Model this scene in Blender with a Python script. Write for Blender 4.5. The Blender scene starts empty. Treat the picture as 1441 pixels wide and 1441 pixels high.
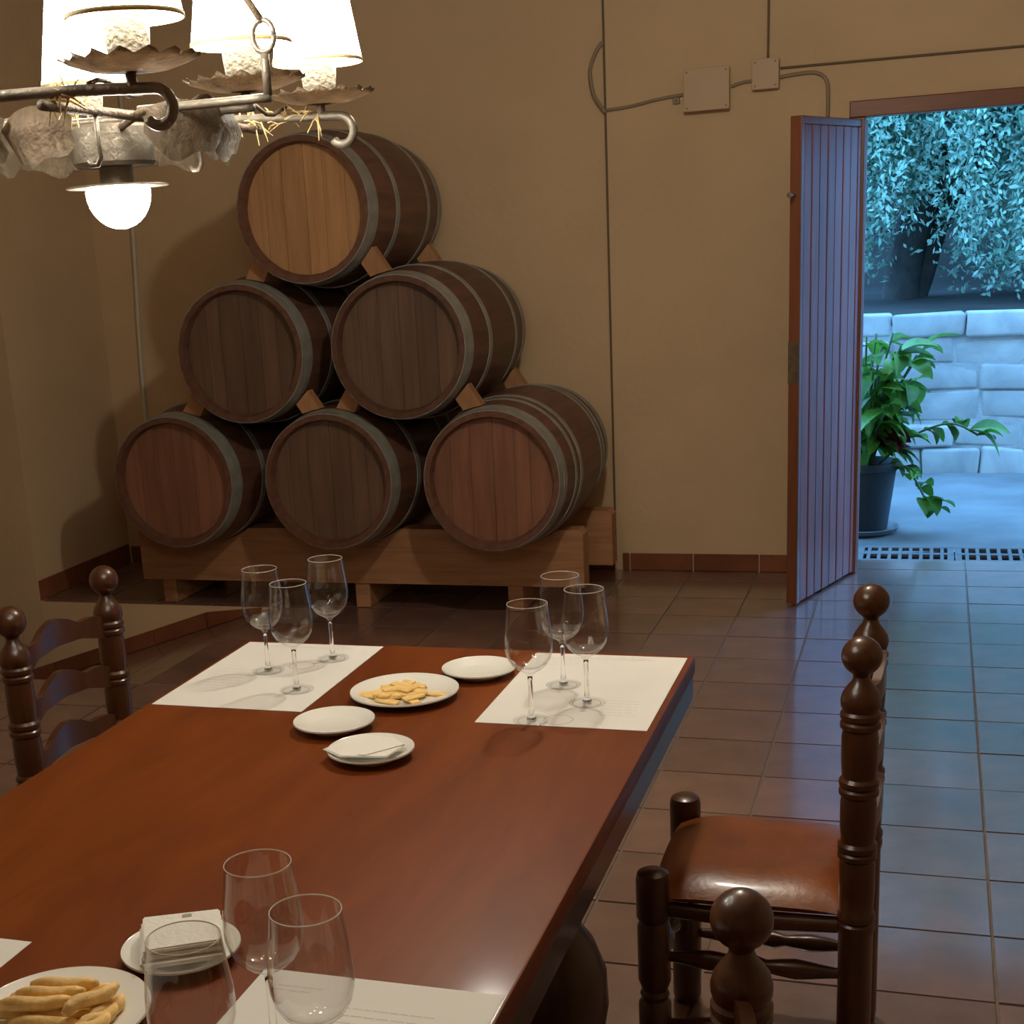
import bpy, bmesh, math, random
from math import sin, cos, pi, radians
from mathutils import Vector, Matrix, noise as mnoise

random.seed(7)
S = bpy.context.scene
COL = S.collection

# ------------------------------------------------------------------ camera
F_PX, PP_X, PP_Y, YAW, PITCH, ROLL, CAM_H = 2040.208, 601.1283, 916.348, -.3429, .2769, -.0614, 1.62
fwd = Vector((sin(YAW)*cos(PITCH), cos(YAW)*cos(PITCH), -sin(PITCH)))
rgt = Vector((cos(YAW), -sin(YAW), 0))
upv = rgt.cross(fwd)
rgt, upv = rgt*cos(ROLL) + upv*sin(ROLL), -rgt*sin(ROLL) + upv*cos(ROLL)
cam_d = bpy.data.cameras.new('camera')
cam = bpy.data.objects.new('camera', cam_d); COL.objects.link(cam)
cam.matrix_world = Matrix(((rgt.x, upv.x, -fwd.x, 0), (rgt.y, upv.y, -fwd.y, 0), (rgt.z, upv.z, -fwd.z, CAM_H), (0, 0, 0, 1)))
cam_d.sensor_width = 36; cam_d.sensor_fit = 'HORIZONTAL'
cam_d.lens = 36*F_PX/1441
cam_d.shift_x = (720.5-PP_X)/1441
cam_d.shift_y = (PP_Y-720.5)/1441
cam_d.clip_start = .05
S.camera = cam

# ------------------------------------------------------------------ world and exposure
W = bpy.data.worlds.new('world'); S.world = W; W.use_nodes = True
bg = W.node_tree.nodes['Background']
bg.inputs['Color'].default_value = (.165, .48, 1.0, 1)
bg.inputs['Strength'].default_value = 9.0
S.view_settings.view_transform = 'Standard'
S.view_settings.look = 'None'
S.view_settings.exposure = 0
S.view_settings.gamma = 1
S.view_settings.use_curve_mapping = False
LAMP = (1, .95, .83)          # lamp colour
SHADE_E, BULB_E, GLOBE_E = 48.0, 100.0, 490.0

def ray(px, py): return rgt*((px-PP_X)/F_PX) - upv*((py-PP_Y)/F_PX) + fwd
def on_y(px, py, Y):
    d = ray(px, py); return Vector((0, 0, CAM_H)) + d*(Y/d.y)
def on_z(px, py, z):
    d = ray(px, py); return Vector((0, 0, CAM_H)) + d*((z-CAM_H)/d.z)

# ------------------------------------------------------------------ materials
def new_mat(name):
    m = bpy.data.materials.new(name); m.use_nodes = True
    nt = m.node_tree; b = nt.nodes['Principled BSDF']
    return m, nt, b
def N(nt, t, **kw):
    n = nt.nodes.new(t)
    for k, v in kw.items(): setattr(n, k, v)
    return n
def plain(name, col, rough=.5, metal=0., coat=0., bump=0., bscale=60., var=.0, vscale=6., spec=.5):
    m, nt, b = new_mat(name)
    b.inputs['Roughness'].default_value = rough; b.inputs['Metallic'].default_value = metal
    b.inputs['Coat Weight'].default_value = coat; b.inputs['Coat Roughness'].default_value = .12
    b.inputs['Specular IOR Level'].default_value = spec
    tc = N(nt, 'ShaderNodeTexCoord')
    nz = N(nt, 'ShaderNodeTexNoise'); nz.inputs['Scale'].default_value = vscale; nz.inputs['Detail'].default_value = 4
    nt.links.new(tc.outputs['Object'], nz.inputs['Vector'])
    rp = N(nt, 'ShaderNodeValToRGB')
    rp.color_ramp.elements[0].position = .3; rp.color_ramp.elements[1].position = .7
    rp.color_ramp.elements[0].color = tuple(c*(1-var) for c in col)+(1,)
    rp.color_ramp.elements[1].color = tuple(min(1, c*(1+var)) for c in col)+(1,)
    nt.links.new(nz.outputs['Fac'], rp.inputs['Fac']); nt.links.new(rp.outputs['Color'], b.inputs['Base Color'])
    if bump:
        n2 = N(nt, 'ShaderNodeTexNoise'); n2.inputs['Scale'].default_value = bscale; n2.inputs['Detail'].default_value = 5
        nt.links.new(tc.outputs['Object'], n2.inputs['Vector'])
        bp = N(nt, 'ShaderNodeBump'); bp.inputs['Strength'].default_value = bump; bp.inputs['Distance'].default_value = .01
        nt.links.new(n2.outputs['Fac'], bp.inputs['Height']); nt.links.new(bp.outputs['Normal'], b.inputs['Normal'])
    return m
def wood(name, dark, light, stretch=(1, 12, 12), scale=3., rough=.45, coat=0., rnd=.0, bump=.05, coatr=.1, gen=False):
    m, nt, b = new_mat(name)
    b.inputs['Roughness'].default_value = rough
    b.inputs['Coat Weight'].default_value = coat; b.inputs['Coat Roughness'].default_value = coatr
    tc = N(nt, 'ShaderNodeTexCoord'); mp = N(nt, 'ShaderNodeMapping'); mp.inputs['Scale'].default_value = stretch
    nt.links.new(tc.outputs['Object'], mp.inputs['Vector'])
    nz = N(nt, 'ShaderNodeTexNoise'); nz.inputs['Scale'].default_value = scale; nz.inputs['Detail'].default_value = 6; nz.inputs['Roughness'].default_value = .6; nz.inputs['Distortion'].default_value = .6
    nt.links.new(mp.outputs['Vector'], nz.inputs['Vector'])
    rp = N(nt, 'ShaderNodeValToRGB')
    rp.color_ramp.elements[0].position = .32; rp.color_ramp.elements[1].position = .7
    rp.color_ramp.elements[0].color = dark+(1,); rp.color_ramp.elements[1].color = light+(1,)
    nt.links.new(nz.outputs['Fac'], rp.inputs['Fac'])
    out = rp.outputs['Color']
    if rnd:
        oi = N(nt, 'ShaderNodeObjectInfo'); mr = N(nt, 'ShaderNodeMapRange')
        mr.inputs['To Min'].default_value = 1-rnd; mr.inputs['To Max'].default_value = 1+rnd
        nt.links.new(oi.outputs['Random'], mr.inputs['Value'])
        hs = N(nt, 'ShaderNodeHueSaturation'); nt.links.new(mr.outputs['Result'], hs.inputs['Value'])
        nt.links.new(out, hs.inputs['Color']); out = hs.outputs['Color']
    nt.links.new(out, b.inputs['Base Color'])
    if bump:
        bp = N(nt, 'ShaderNodeBump'); bp.inputs['Strength'].default_value = bump*4; bp.inputs['Distance'].default_value = .004
        nt.links.new(nz.outputs['Fac'], bp.inputs['Height']); nt.links.new(bp.outputs['Normal'], b.inputs['Normal'])
    return m
def tile_mat(name, c1, c2, rough=.4, rnd=.15, coat=1.):
    m = wood(name, c1, c2, (1, 1, 1), 5., rough, coat, rnd, .03, .14)
    m.node_tree.nodes['Principled BSDF'].inputs['Specular IOR Level'].default_value = .8*coat+.1
    m.node_tree.nodes['Principled BSDF'].inputs['Coat IOR'].default_value = 1.9
    return m
def emit(name, col, strength):
    m = bpy.data.materials.new(name); m.use_nodes = True; nt = m.node_tree
    nt.nodes.remove(nt.nodes['Principled BSDF'])
    e = N(nt, 'ShaderNodeEmission'); e.inputs['Color'].default_value = col+(1,); e.inputs['Strength'].default_value = strength
    nt.links.new(e.outputs[0], nt.nodes['Material Output'].inputs['Surface'])
    return m

M = {}
M['plaster'] = plain('plaster_cream', (.63, .455, .275), .9, bump=.25, bscale=35, var=.05, vscale=2.5, spec=.2)
M['ceiling'] = plain('ceiling_white', (.66, .52, .36), .95, bump=.1, spec=.2)
M['terra'] = tile_mat('terracotta_floor', (.145, .078, .058), (.235, .13, .10), .42, .16)
M['skirt'] = tile_mat('terracotta_skirting', (.16, .052, .022), (.24, .085, .04), .6, .15, .05)
M['grout'] = plain('grout', (.19, .155, .13), .8, bump=.2, var=.1, vscale=20)
M['table'] = wood('table_varnish', (.135, .026, .002), (.22, .049, .004), (7, 1.2, 7), 1.3, .5, .13, 0, .008, .16)
M['table'].node_tree.nodes['Principled BSDF'].inputs['Specular IOR Level'].default_value = .2
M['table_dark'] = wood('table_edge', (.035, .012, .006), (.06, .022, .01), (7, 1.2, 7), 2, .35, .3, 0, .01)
M['chair'] = wood('chair_walnut', (.042, .012, .004), (.085, .025, .007), (9, 9, 1.5), 3, .32, .25, 0, .02, .15)
M['seat'] = plain('seat_leather', (.20, .048, .005), .36, coat=.2, bump=.08, bscale=90, var=.25, vscale=9)
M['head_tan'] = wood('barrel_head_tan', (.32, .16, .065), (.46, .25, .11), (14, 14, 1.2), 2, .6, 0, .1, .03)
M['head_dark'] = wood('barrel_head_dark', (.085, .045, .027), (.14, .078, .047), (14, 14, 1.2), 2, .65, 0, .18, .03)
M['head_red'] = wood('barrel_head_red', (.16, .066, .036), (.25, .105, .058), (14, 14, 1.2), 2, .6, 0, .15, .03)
M['stave'] = wood('barrel_staves', (.075, .03, .018), (.145, .062, .036), (10, 1, 10), 2.5, .55, .1, .15, .04)
M['hoop'] = plain('galvanised_hoop', (.28, .275, .24), .5, .35, bump=.1, var=.2, vscale=14)
M['rack'] = wood('rack_pine', (.30, .135, .055), (.46, .23, .11), (1.2, 12, 12), 2.5, .6, 0, .1, .04)
M['wedge'] = wood('wedge_pine', (.32, .145, .06), (.46, .23, .10), (10, 10, 1.5), 4, .7, 0, .25, .03)
M['iron'] = plain('wrought_iron', (.13, .088, .05), .6, .3, bump=.4, bscale=120, var=.25, vscale=40)
M['iron_light'] = plain('brushed_iron', (.21, .175, .13), .45, .5, bump=.2, bscale=120, var=.2, vscale=40)
M['straw'] = plain('dry_straw', (.62, .45, .20), .8, var=.3, vscale=80)
M['wax'] = plain('candle_cup_mottled', (.085, .068, .042), .7, bump=.5, bscale=160, var=.3, vscale=120)
M['shade'] = emit('lamp_shade_glow', LAMP, SHADE_E)
M['shade_trim'] = plain('lamp_shade_trim', (.75, .58, .25), .7)
M['bulb'] = emit('bulb_glow', LAMP, BULB_E)
M['globe'] = emit('ceiling_globe_glow', LAMP, GLOBE_E)
M['paper'] = plain('placemat_paper', (.76, .75, .71), .75, var=.015, vscale=12, spec=.3)
M['ink'] = plain('grey_ink', (.33, .31, .28), .7)
M['ink_pale'] = plain('pale_grey_ink', (.55, .52, .46), .7)
M['china'] = plain('white_porcelain', (.86, .86, .80), .18, coat=.3, var=.01)
M['napkin'] = plain('paper_napkin', (.84, .83, .77), .9, bump=.25, bscale=150, var=.02)
M['cheese'] = plain('cheese_slice', (.88, .60, .22), .55, bump=.15, var=.14, vscale=40)
M['bread'] = plain('golden_breadstick', (.85, .55, .20), .65, bump=.3, bscale=90, var=.22, vscale=50)
M['plastic'] = plain('painted_plastic_box', (.57, .415, .26), .6, var=.03)
M['cable'] = plain('painted_cable', (.30, .23, .15), .7, var=.1)
M['cable_dark'] = plain('dark_cable', (.16, .11, .06), .7)
M['white_cable'] = plain('white_conduit', (.60, .54, .42), .6)
M['door_plank'] = wood('door_planks_weathered', (.17, .046, .042), (.30, .088, .08), (9, 9, 1), 2.2, .5, .1, .14, .06)
M['door_edge'] = wood('door_varnished_wood', (.13, .038, .014), (.22, .066, .024), (9, 9, 1), 2.2, .4, .25, 0, .03)
M['lintel'] = wood('door_frame_wood', (.15, .05, .02), (.26, .09, .035), (1, 9, 9), 2.2, .45, .2, 0, .03)
M['stone'] = wood('limestone', (.24, .23, .22), (.37, .36, .34), (1, 1, 1), 4, .9, 0, .14, .2)
M['mortar'] = plain('stone_mortar', (.28, .275, .265), .95, bump=.5, var=.2, vscale=9)
M['paving'] = plain('pale_paving', (.125, .125, .125), .85, bump=.5, bscale=9, var=.28, vscale=2.3)
M['soil'] = plain('dark_soil', (.028, .022, .018), .95, bump=.6, bscale=8, var=.4, vscale=3)
M['grate'] = plain('concrete_grate', (.10, .10, .10), .8, bump=.2, var=.08)
M['pit'] = plain('drain_pit', (.02, .02, .022), .95)
M['bark'] = plain('grey_bark', (.05, .042, .036), .9, bump=.8, bscale=22, var=.35, vscale=11)
M['pot'] = plain('dark_blue_pot', (.018, .02, .026), .5, var=.12)
M['saucer'] = plain('pale_pot_saucer', (.14, .14, .15), .5)
M['stem_green'] = plain('green_stem', (.06, .12, .03), .6)
def leaf_mat(name, c1, c2, rough=.45, transl=.25):
    m, nt, b = new_mat(name)
    b.inputs['Roughness'].default_value = rough
    oi = N(nt, 'ShaderNodeTexCoord'); nz = N(nt, 'ShaderNodeTexNoise'); nz.inputs['Scale'].default_value = 5; nz.inputs['Detail'].default_value = 5
    nt.links.new(oi.outputs['Object'], nz.inputs['Vector'])
    rp = N(nt, 'ShaderNodeValToRGB'); rp.color_ramp.elements[0].position = .35; rp.color_ramp.elements[1].position = .65
    rp.color_ramp.elements[0].color = c1+(1,); rp.color_ramp.elements[1].color = c2+(1,)
    nt.links.new(nz.outputs['Fac'], rp.inputs['Fac']); nt.links.new(rp.outputs['Color'], b.inputs['Base Color'])
    tr = N(nt, 'ShaderNodeBsdfTranslucent'); nt.links.new(rp.outputs['Color'], tr.inputs['Color'])
    mx = N(nt, 'ShaderNodeMixShader'); mx.inputs[0].default_value = transl
    nt.links.new(b.outputs[0], mx.inputs[1]); nt.links.new(tr.outputs[0], mx.inputs[2])
    nt.links.new(mx.outputs[0], nt.nodes['Material Output'].inputs['Surface'])
    return m
M['leaf'] = leaf_mat('broad_leaf_green', (.10, .26, .035), (.20, .42, .07), .35)
M['leaf_red'] = leaf_mat('dark_red_leaf', (.12, .03, .03), (.2, .05, .05), .45)
M['foliage'] = leaf_mat('weeping_foliage', (.13, .27, .19), (.36, .53, .42), .5)
M['hedge'] = leaf_mat('hedge_foliage', (.02, .05, .03), (.08, .16, .10), .55)
def glass_mat(name, tint, k):
    m = bpy.data.materials.new(name); m.use_nodes = True; nt = m.node_tree
    nt.nodes.remove(nt.nodes['Principled BSDF'])
    tr = N(nt, 'ShaderNodeBsdfTransparent'); tr.inputs['Color'].default_value = (tint, tint, tint, 1)
    gs = N(nt, 'ShaderNodeBsdfGlossy'); gs.inputs['Roughness'].default_value = .02
    lw = N(nt, 'ShaderNodeLayerWeight'); lw.inputs['Blend'].default_value = .5      # thin-walled Schlick reflectance
    pw = N(nt, 'ShaderNodeMath', operation='POWER'); pw.inputs[1].default_value = 4.
    nt.links.new(lw.outputs['Facing'], pw.inputs[0])
    mu = N(nt, 'ShaderNodeMath', operation='MULTIPLY_ADD'); mu.inputs[1].default_value = .85*k; mu.inputs[2].default_value = .045*k; mu.use_clamp = True
    nt.links.new(pw.outputs[0], mu.inputs[0])
    mx = N(nt, 'ShaderNodeMixShader'); nt.links.new(mu.outputs[0], mx.inputs[0])
    nt.links.new(tr.outputs[0], mx.inputs[1]); nt.links.new(gs.outputs[0], mx.inputs[2])
    nt.links.new(mx.outputs[0], nt.nodes['Material Output'].inputs['Surface'])
    return m
M['glass'] = glass_mat('thin_clear_glass', .985, 1.)
m, nt, b = new_mat('solid_clear_glass')
b.inputs['Base Color'].default_value = (1, 1, 1, 1); b.inputs['Roughness'].default_value = 0
b.inputs['Transmission Weight'].default_value = 1; b.inputs['IOR'].default_value = 1.48
M['glass_solid'] = m
M['glass_foot'] = glass_mat('thin_foot_glass', .99, .4)
m, nt, b = new_mat('glass_rim'); b.inputs['Base Color'].default_value = (.9, .88, .82, 1); b.inputs['Roughness'].default_value = .15  # pale colour stands in for lamp reflections along the glass rim
b.inputs['Transmission Weight'].default_value = .55; b.inputs['IOR'].default_value = 1.3
M['glass_rim'] = m

# ------------------------------------------------------------------ mesh helpers
def tag(o, label=None, cat=None, group=None, kind=None):
    if label: o['label'] = label
    if cat: o['category'] = cat
    if group: o['group'] = group
    if kind: o['kind'] = kind
    return o
def obj(name, bm, mat, parent=None, smooth=False, loc=None):
    if isinstance(bm, bmesh.types.BMesh):
        me = bpy.data.meshes.new(name)
        bmesh.ops.recalc_face_normals(bm, faces=bm.faces)
        bm.to_mesh(me); bm.free()
    else: me = bm
    if smooth:
        for p in me.polygons: p.use_smooth = True
        if smooth != 'all':
            try: me.set_sharp_from_angle(angle=radians(38))
            except Exception: pass
    if len(me.materials) == 0: me.materials.append(M[mat] if isinstance(mat, str) else mat)
    o = bpy.data.objects.new(name, me); COL.objects.link(o)
    if parent: o.parent = parent
    if loc is not None: o.location = loc
    return o
def empty(name, loc=(0, 0, 0), rz=0., label=None, cat=None, group=None, kind=None):
    o = bpy.data.objects.new(name, None); COL.objects.link(o)
    o.empty_display_size = .1
    o.location = loc; o.rotation_euler = (0, 0, rz)
    return tag(o, label, cat, group, kind)
def sub(child, parent):            # make a part of the same thing a sub-part of another part
    child.parent = parent; child.location = child.location-parent.location
    return child
def copy_tree(o, parent=None):
    c = o.copy(); COL.objects.link(c); c.parent = parent
    for ch in list(o.children): copy_tree(ch, c)
    return c
def box(bm, x0, x1, y0, y1, z0, z1, bev=0., seg=2):
    vs = [bm.verts.new((x, y, z)) for x in (x0, x1) for y in (y0, y1) for z in (z0, z1)]
    fs = [(0, 1, 3, 2), (4, 6, 7, 5), (0, 4, 5, 1), (2, 3, 7, 6), (0, 2, 6, 4), (1, 5, 7, 3)]
    faces = [bm.faces.new([vs[i] for i in f]) for f in fs]
    if bev:
        es = list({e for f in faces for e in f.edges})
        bmesh.ops.bevel(bm, geom=es, offset=bev, segments=seg, affect='EDGES', profile=.5)
    return bm
def nbox(*a, **k):
    bm = bmesh.new(); box(bm, *a, **k); return bm
def lathe(bm, prof, seg=32, mat=None, cap=True):
    """prof: list of (r, z) ; axis z"""
    rings = []
    for r, z in prof:
        if r < 1e-6: rings.append([bm.verts.new((0, 0, z))])
        else: rings.append([bm.verts.new((r*cos(2*pi*i/seg), r*sin(2*pi*i/seg), z)) for i in range(seg)])
    for a, b_ in zip(rings, rings[1:]):
        for i in range(seg):
            j = (i+1) % seg
            if len(a) == 1 and len(b_) == 1: continue
            if len(a) == 1: bm.faces.new((a[0], b_[i], b_[j]))
            elif len(b_) == 1: bm.faces.new((a[i], a[j], b_[0]))
            else: bm.faces.new((a[i], a[j], b_[j], b_[i]))
    if cap:
        for R_ in (rings[0], rings[-1]):
            if len(R_) > 1: bm.faces.new(R_)
    if mat is not None:
        bmesh.ops.transform(bm, matrix=mat, verts=[v for R_ in rings for v in R_])
    return bm
def nlathe(prof, seg=32, mat=None, cap=True):
    bm = bmesh.new(); lathe(bm, prof, seg, mat, cap); return bm
def tube(bm, pts, r, seg=8, flat=None):
    """tube along points; r number or list; flat=(a,b) scale of the section"""
    pts = [Vector(p) for p in pts]; n = len(pts)
    rr = r if isinstance(r, (list, tuple)) else [r]*n
    rings = []; prev = None
    for i, p in enumerate(pts):
        t = (pts[min(i+1, n-1)]-pts[max(i-1, 0)]).normalized()
        if prev is None:
            ref = Vector((0, 0, 1)) if abs(t.z) < .9 else Vector((1, 0, 0))
            u = t.cross(ref).normalized()
        else:
            u = (prev-t*prev.dot(t)).normalized()
        prev = u; v = t.cross(u)
        a, b_ = flat if flat else (1, 1)
        rings.append([bm.verts.new(p+(u*cos(2*pi*k/seg)*a+v*sin(2*pi*k/seg)*b_)*rr[i]) for k in range(seg)])
    for A, B in zip(rings, rings[1:]):
        for k in range(seg):
            bm.faces.new((A[k], A[(k+1) % seg], B[(k+1) % seg], B[k]))
    bm.faces.new(rings[0]); bm.faces.new(rings[-1])
    return bm
def ntube(*a, **k):
    bm = bmesh.new(); tube(bm, *a, **k); return bm
def prism(bm, poly, y0, y1, axis='y'):
    """poly of (x,z) extruded along y"""
    if axis == 'y':
        A = [bm.verts.new((x, y0, z)) for x, z in poly]; B = [bm.verts.new((x, y1, z)) for x, z in poly]
    elif axis == 'x':
        A = [bm.verts.new((y0, x, z)) for x, z in poly]; B = [bm.verts.new((y1, x, z)) for x, z in poly]
    else:
        A = [bm.verts.new((x, z, y0)) for x, z in poly]; B = [bm.verts.new((x, z, y1)) for x, z in poly]
    n = len(poly)
    bm.faces.new(A); bm.faces.new(B[::-1])
    for i in range(n): bm.faces.new((A[i], B[i], B[(i+1) % n], A[(i+1) % n]))
    return bm
def nprism(*a, **k):
    bm = bmesh.new(); prism(bm, *a, **k); return bm
def catmull(ps, n=8):
    ps = [Vector(p) for p in ps]; out = []
    for i in range(len(ps)-1):
        p0, p1, p2, p3 = ps[max(i-1, 0)], ps[i], ps[i+1], ps[min(i+2, len(ps)-1)]
        for k in range(n):
            t = k/n
            out.append(.5*((2*p1)+(p2-p0)*t+(2*p0-5*p1+4*p2-p3)*t*t+(3*p1-p0-3*p2+p3)*t**3))
    out.append(ps[-1]); return out

# ------------------------------------------------------------------ the room shell
XL, XR, YN, YB, ZC = -4.17, 2.6, -2.2, 6.88, 2.95
YF = 6.0            # edge of the ramp below the barrels
XS = -1.437         # step in the back wall
OX0, OX1, OZ = -.31, .86, 2.01     # door opening
WT = .30
def struct(name, bm, mat, parent=None, label=None, smooth=False):
    o = obj(name, bm, mat, parent, smooth)
    if parent is None: tag(o, label, kind='structure')
    return o
# back wall: recessed stretch behind the barrels, and the stretch with the doorway
bm = bmesh.new(); box(bm, XL-.3, XS, YB+.02, YB+WT, -.1, ZC)
struct('wall_back', bm, 'plaster', label='cream plaster wall behind the stacked barrels')
bm = bmesh.new()
box(bm, XS, OX0-.068, YB, YB+WT, -.1, ZC)
box(bm, OX0-.068, OX1+.068, YB, YB+WT, OZ+.068, ZC)
box(bm, OX1+.068, XR+.3, YB, YB+WT, -.1, ZC)
struct('wall_doorway', bm, 'plaster', label='cream plaster wall around the open doorway')
bm = bmesh.new()
box(bm, XL-.3, XL, YF, YB+.02, -1.1, ZC)          # left end of the barrel bay
box(bm, XL-.3, XL, YN, 4.78, -1.1, ZC)            # left wall nearer than the passage
box(bm, XL-.3, XL, 4.78, YF, 2.3, ZC)            # above the passage
struct('wall_left', bm, 'plaster', label='cream plaster left wall with the ramp opening')
bm = bmesh.new()
box(bm, XL-1.8, XL-.3, YF, YF+.2, -1.0, 2.4)
box(bm, XL-1.8, XL-.3, 4.58, 4.78, -1.0, 2.4)
box(bm, XL-2.0, XL-1.8, 4.58, YF+.2, -1.0, 2.4)
box(bm, XL-1.8, XL-.3, 4.58, YF+.2, 2.3, 2.4)
struct('wall_passage', bm, 'plaster', label='plaster walls of the passage below the ramp')
struct('wall_right', nbox(XR, XR+.2, YN, YB, -.1, ZC), 'plaster', label='cream plaster right wall')
struct('wall_near', nbox(XL-.3, XR+.2, YN-.2, YN, -.1, ZC), 'plaster', label='cream plaster wall facing the doorway')
struct('ceiling', nbox(XL-.3, XR+.3, YN-.2, YB+WT, ZC, ZC+.15), 'ceiling', label='pale plaster ceiling')

# floor: grout bed with separate tiles; the ramp is cut out
PT = .309; TX0, TY0 = -.445, 5.731
RX = -2.9; RS = .32     # ramp start and slope
floor = bmesh.new()
box(floor, XL, RX, YN, 4.78, -1.1, -.006)
box(floor, RX, XR, YN, 4.78, -.12, -.006)
box(floor, RX, XR, 4.78, YF, -.12, -.006)
box(floor, XL, XR, YF, YB+.02, -1.1, -.006)
box(floor, OX0, OX1, YB, YB+WT, -.12, -.006)
floor = struct('floor', floor, 'grout', label='terracotta tiled floor')
tmesh = bpy.data.meshes.new('floor_tile')
tb = nbox(-.1505, .1505, -.1505, .1505, -.006, .0); tb.to_mesh(tmesh); tb.free()
tmesh.materials.append(M['terra'])
rest = bmesh.new(); ntile = 0
for i in range(-13, 11):
    for j in range(-26, 6):
        x0, y0 = TX0+PT*i, TY0+PT*j; x1, y1 = x0+PT, y0+PT
        cx, cy = x0+PT/2, y0+PT/2
        if cx < XL-.1 or cx > XR+.1 or cy < YN-.1 or cy > YB+.31: continue
        if cy > YB and not (OX0 < cx < OX1): continue
        in_ramp = x0 < RX and y1 > 4.78 and y0 < YF
        full = x0 > XL and x1 < XR and y0 > YN and y1 < YB and not in_ramp
        vis = -1.4 < x0 < .75 and y0 > 2.3 or x0 < -1.4 and y0 > 4.6
        if x0 < -1.4 and y0 < 4.78 and x0 > -2.2: vis = False
        if full and vis and ntile < 296:
            ntile += 1
            t = bpy.data.objects.new('floor_tile', tmesh); COL.objects.link(t); t.parent = floor
            t.location = (cx, cy, random.uniform(-.0012, 0)); t.rotation_euler = (random.uniform(-.003, .003), random.uniform(-.003, .003), 0)
        else:
            a0, a1, b0, b1 = max(x0+.004, XL), min(x1-.004, XR), max(y0+.004, YN), min(y1-.004, YB+.29)
            if cy > YB: a0, a1 = max(a0, OX0), min(a1, OX1)
            if in_ramp:
                if y0 < 4.78: b1 = min(b1, 4.78)
                elif y1 > YF: b0 = max(b0, YF)
                else:
                    if x1 > RX: a0 = max(a0, RX)
                    else: continue
            if a1-a0 > .02 and b1-b0 > .02: box(rest, a0, a1, b0, b1, -.006, -.0005)
r = obj('floor_tile_rest', rest, 'terra', floor); tag(r, kind='stuff')
# ramp with tiles
def rz_(x): return -(RX-x)*RS
ramp = bmesh.new()
prism(ramp, [(RX, -.008), (XL-1.8, rz_(XL-1.8)-.008), (XL-1.8, -1.1), (RX, -1.1)], 4.78, YF)
ramp = struct('floor_ramp', ramp, 'grout', label='terracotta tiled ramp sloping down beside the barrels')
L = math.hypot(1, RS)
for i in range(9):
    for j in range(4):
        xa, xb = RX-PT*i/L-.004, RX-PT*(i+1)/L+.004
        ya, yb = 4.78+.305*j+.004, 4.78+.305*(j+1)-.004
        bmx = bmesh.new()
        prism(bmx, [(xa, rz_(xa)-.001), (xb, rz_(xb)-.001), (xb, rz_(xb)-.009), (xa, rz_(xa)-.009)], ya, yb)
        obj('ramp_tile', bmx, 'terra', ramp)
# cream kerb faces of the ramp edges
kerb = bmesh.new()
prism(kerb, [(RX, -.004), (XL-.0, -.004), (XL-.0, rz_(XL)-.02), (RX, -.03)], YF-.004, YF+.05)
struct('wall_ramp', kerb, 'plaster', label='low cream plaster kerb face beside the ramp')
# skirting tiles
def skirt_run(name, tiles, label):
    e = empty(name, kind='structure', label=label)
    for bm_ in tiles: obj('skirting_tile', bm_, 'skirt', e)
    return e
tl = []
x = -1.41
for xe in (-1.372, -1.064, -.752, -.445, OX0-.07):
    tl.append(nbox(x+.003, xe-.003, YB-.012, YB-.0005, .001, .083, bev=.002, seg=1)); x = xe
skirt_run('baseboard_back', tl, 'terracotta skirting tiles along the doorway wall')
tl = []; y = YF
while y < YB-.02:
    ye = min(y+PT, YB); tl.append(nbox(XL+.0005, XL+.012, y+.003, ye-.003, .001, .1, bev=.002, seg=1)); y = ye
x = XL+.012
while x < XS:
    xe = min(x+PT, XS-.01); tl.append(nbox(x+.003, xe-.003, YB+.006, YB+.0195, .001, .083, bev=.002, seg=1)); x = xe
    if xe >= XS-.011: break
skirt_run('baseboard_left', tl, 'terracotta skirting tiles in the barrel bay')
tl = []
for i in range(9):
    xa = RX-.05-PT*i/L-.003; xb = RX-.05-PT*(i+1)/L+.003
    if xb < XL-1.7: break
    za, zb = rz_(xa), rz_(xb)
    tl.append(nprism([(xa, za+.002), (xb, zb+.002), (xb, zb+.077), (xa, min(za+.077, -.004))], YF-.016, YF-.0045))
skirt_run('baseboard_ramp', tl, 'terracotta skirting tiles following the ramp')

# ------------------------------------------------------------------ door
fr = empty('trim_1', kind='structure', label='red-brown wooden frame around the open doorway')
obj('lintel', nbox(OX0-.067, OX1+.067, YB-.015, YB+.10, OZ, OZ+.067, bev=.004), 'lintel', fr)
obj('jamb', nbox(OX0-.067, OX0, YB-.015, YB+.10, 0.001, OZ-.0005, bev=.004), 'door_edge', fr)
obj('jamb', nbox(OX1, OX1+.067, YB-.015, YB+.10, 0.001, OZ-.0005, bev=.004), 'door_edge', fr)
rv = bmesh.new()
box(rv, OX0-.067, OX0-.02, YB+.1005, YB+WT, 0, OZ+.067); box(rv, OX1+.02, OX1+.067, YB+.1005, YB+WT, 0, OZ+.067)
box(rv, OX0-.02, OX1+.02, YB+.1005, YB+WT, OZ+.03, OZ+.067)
obj('reveal', rv, 'plaster', fr)
# leaf, local x runs from hinge to free edge, local y thickness
hx, hy = -.302, 6.93
ex, ey = -.523, 6.239
ang = math.atan2(ey-hy, ex-hx); LEN = math.hypot(ex-hx, ey-hy)
door = empty('door_1', (hx, hy, 0), ang, kind='structure', label='open plank door leaf swung into the room')
LT = .048
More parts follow.
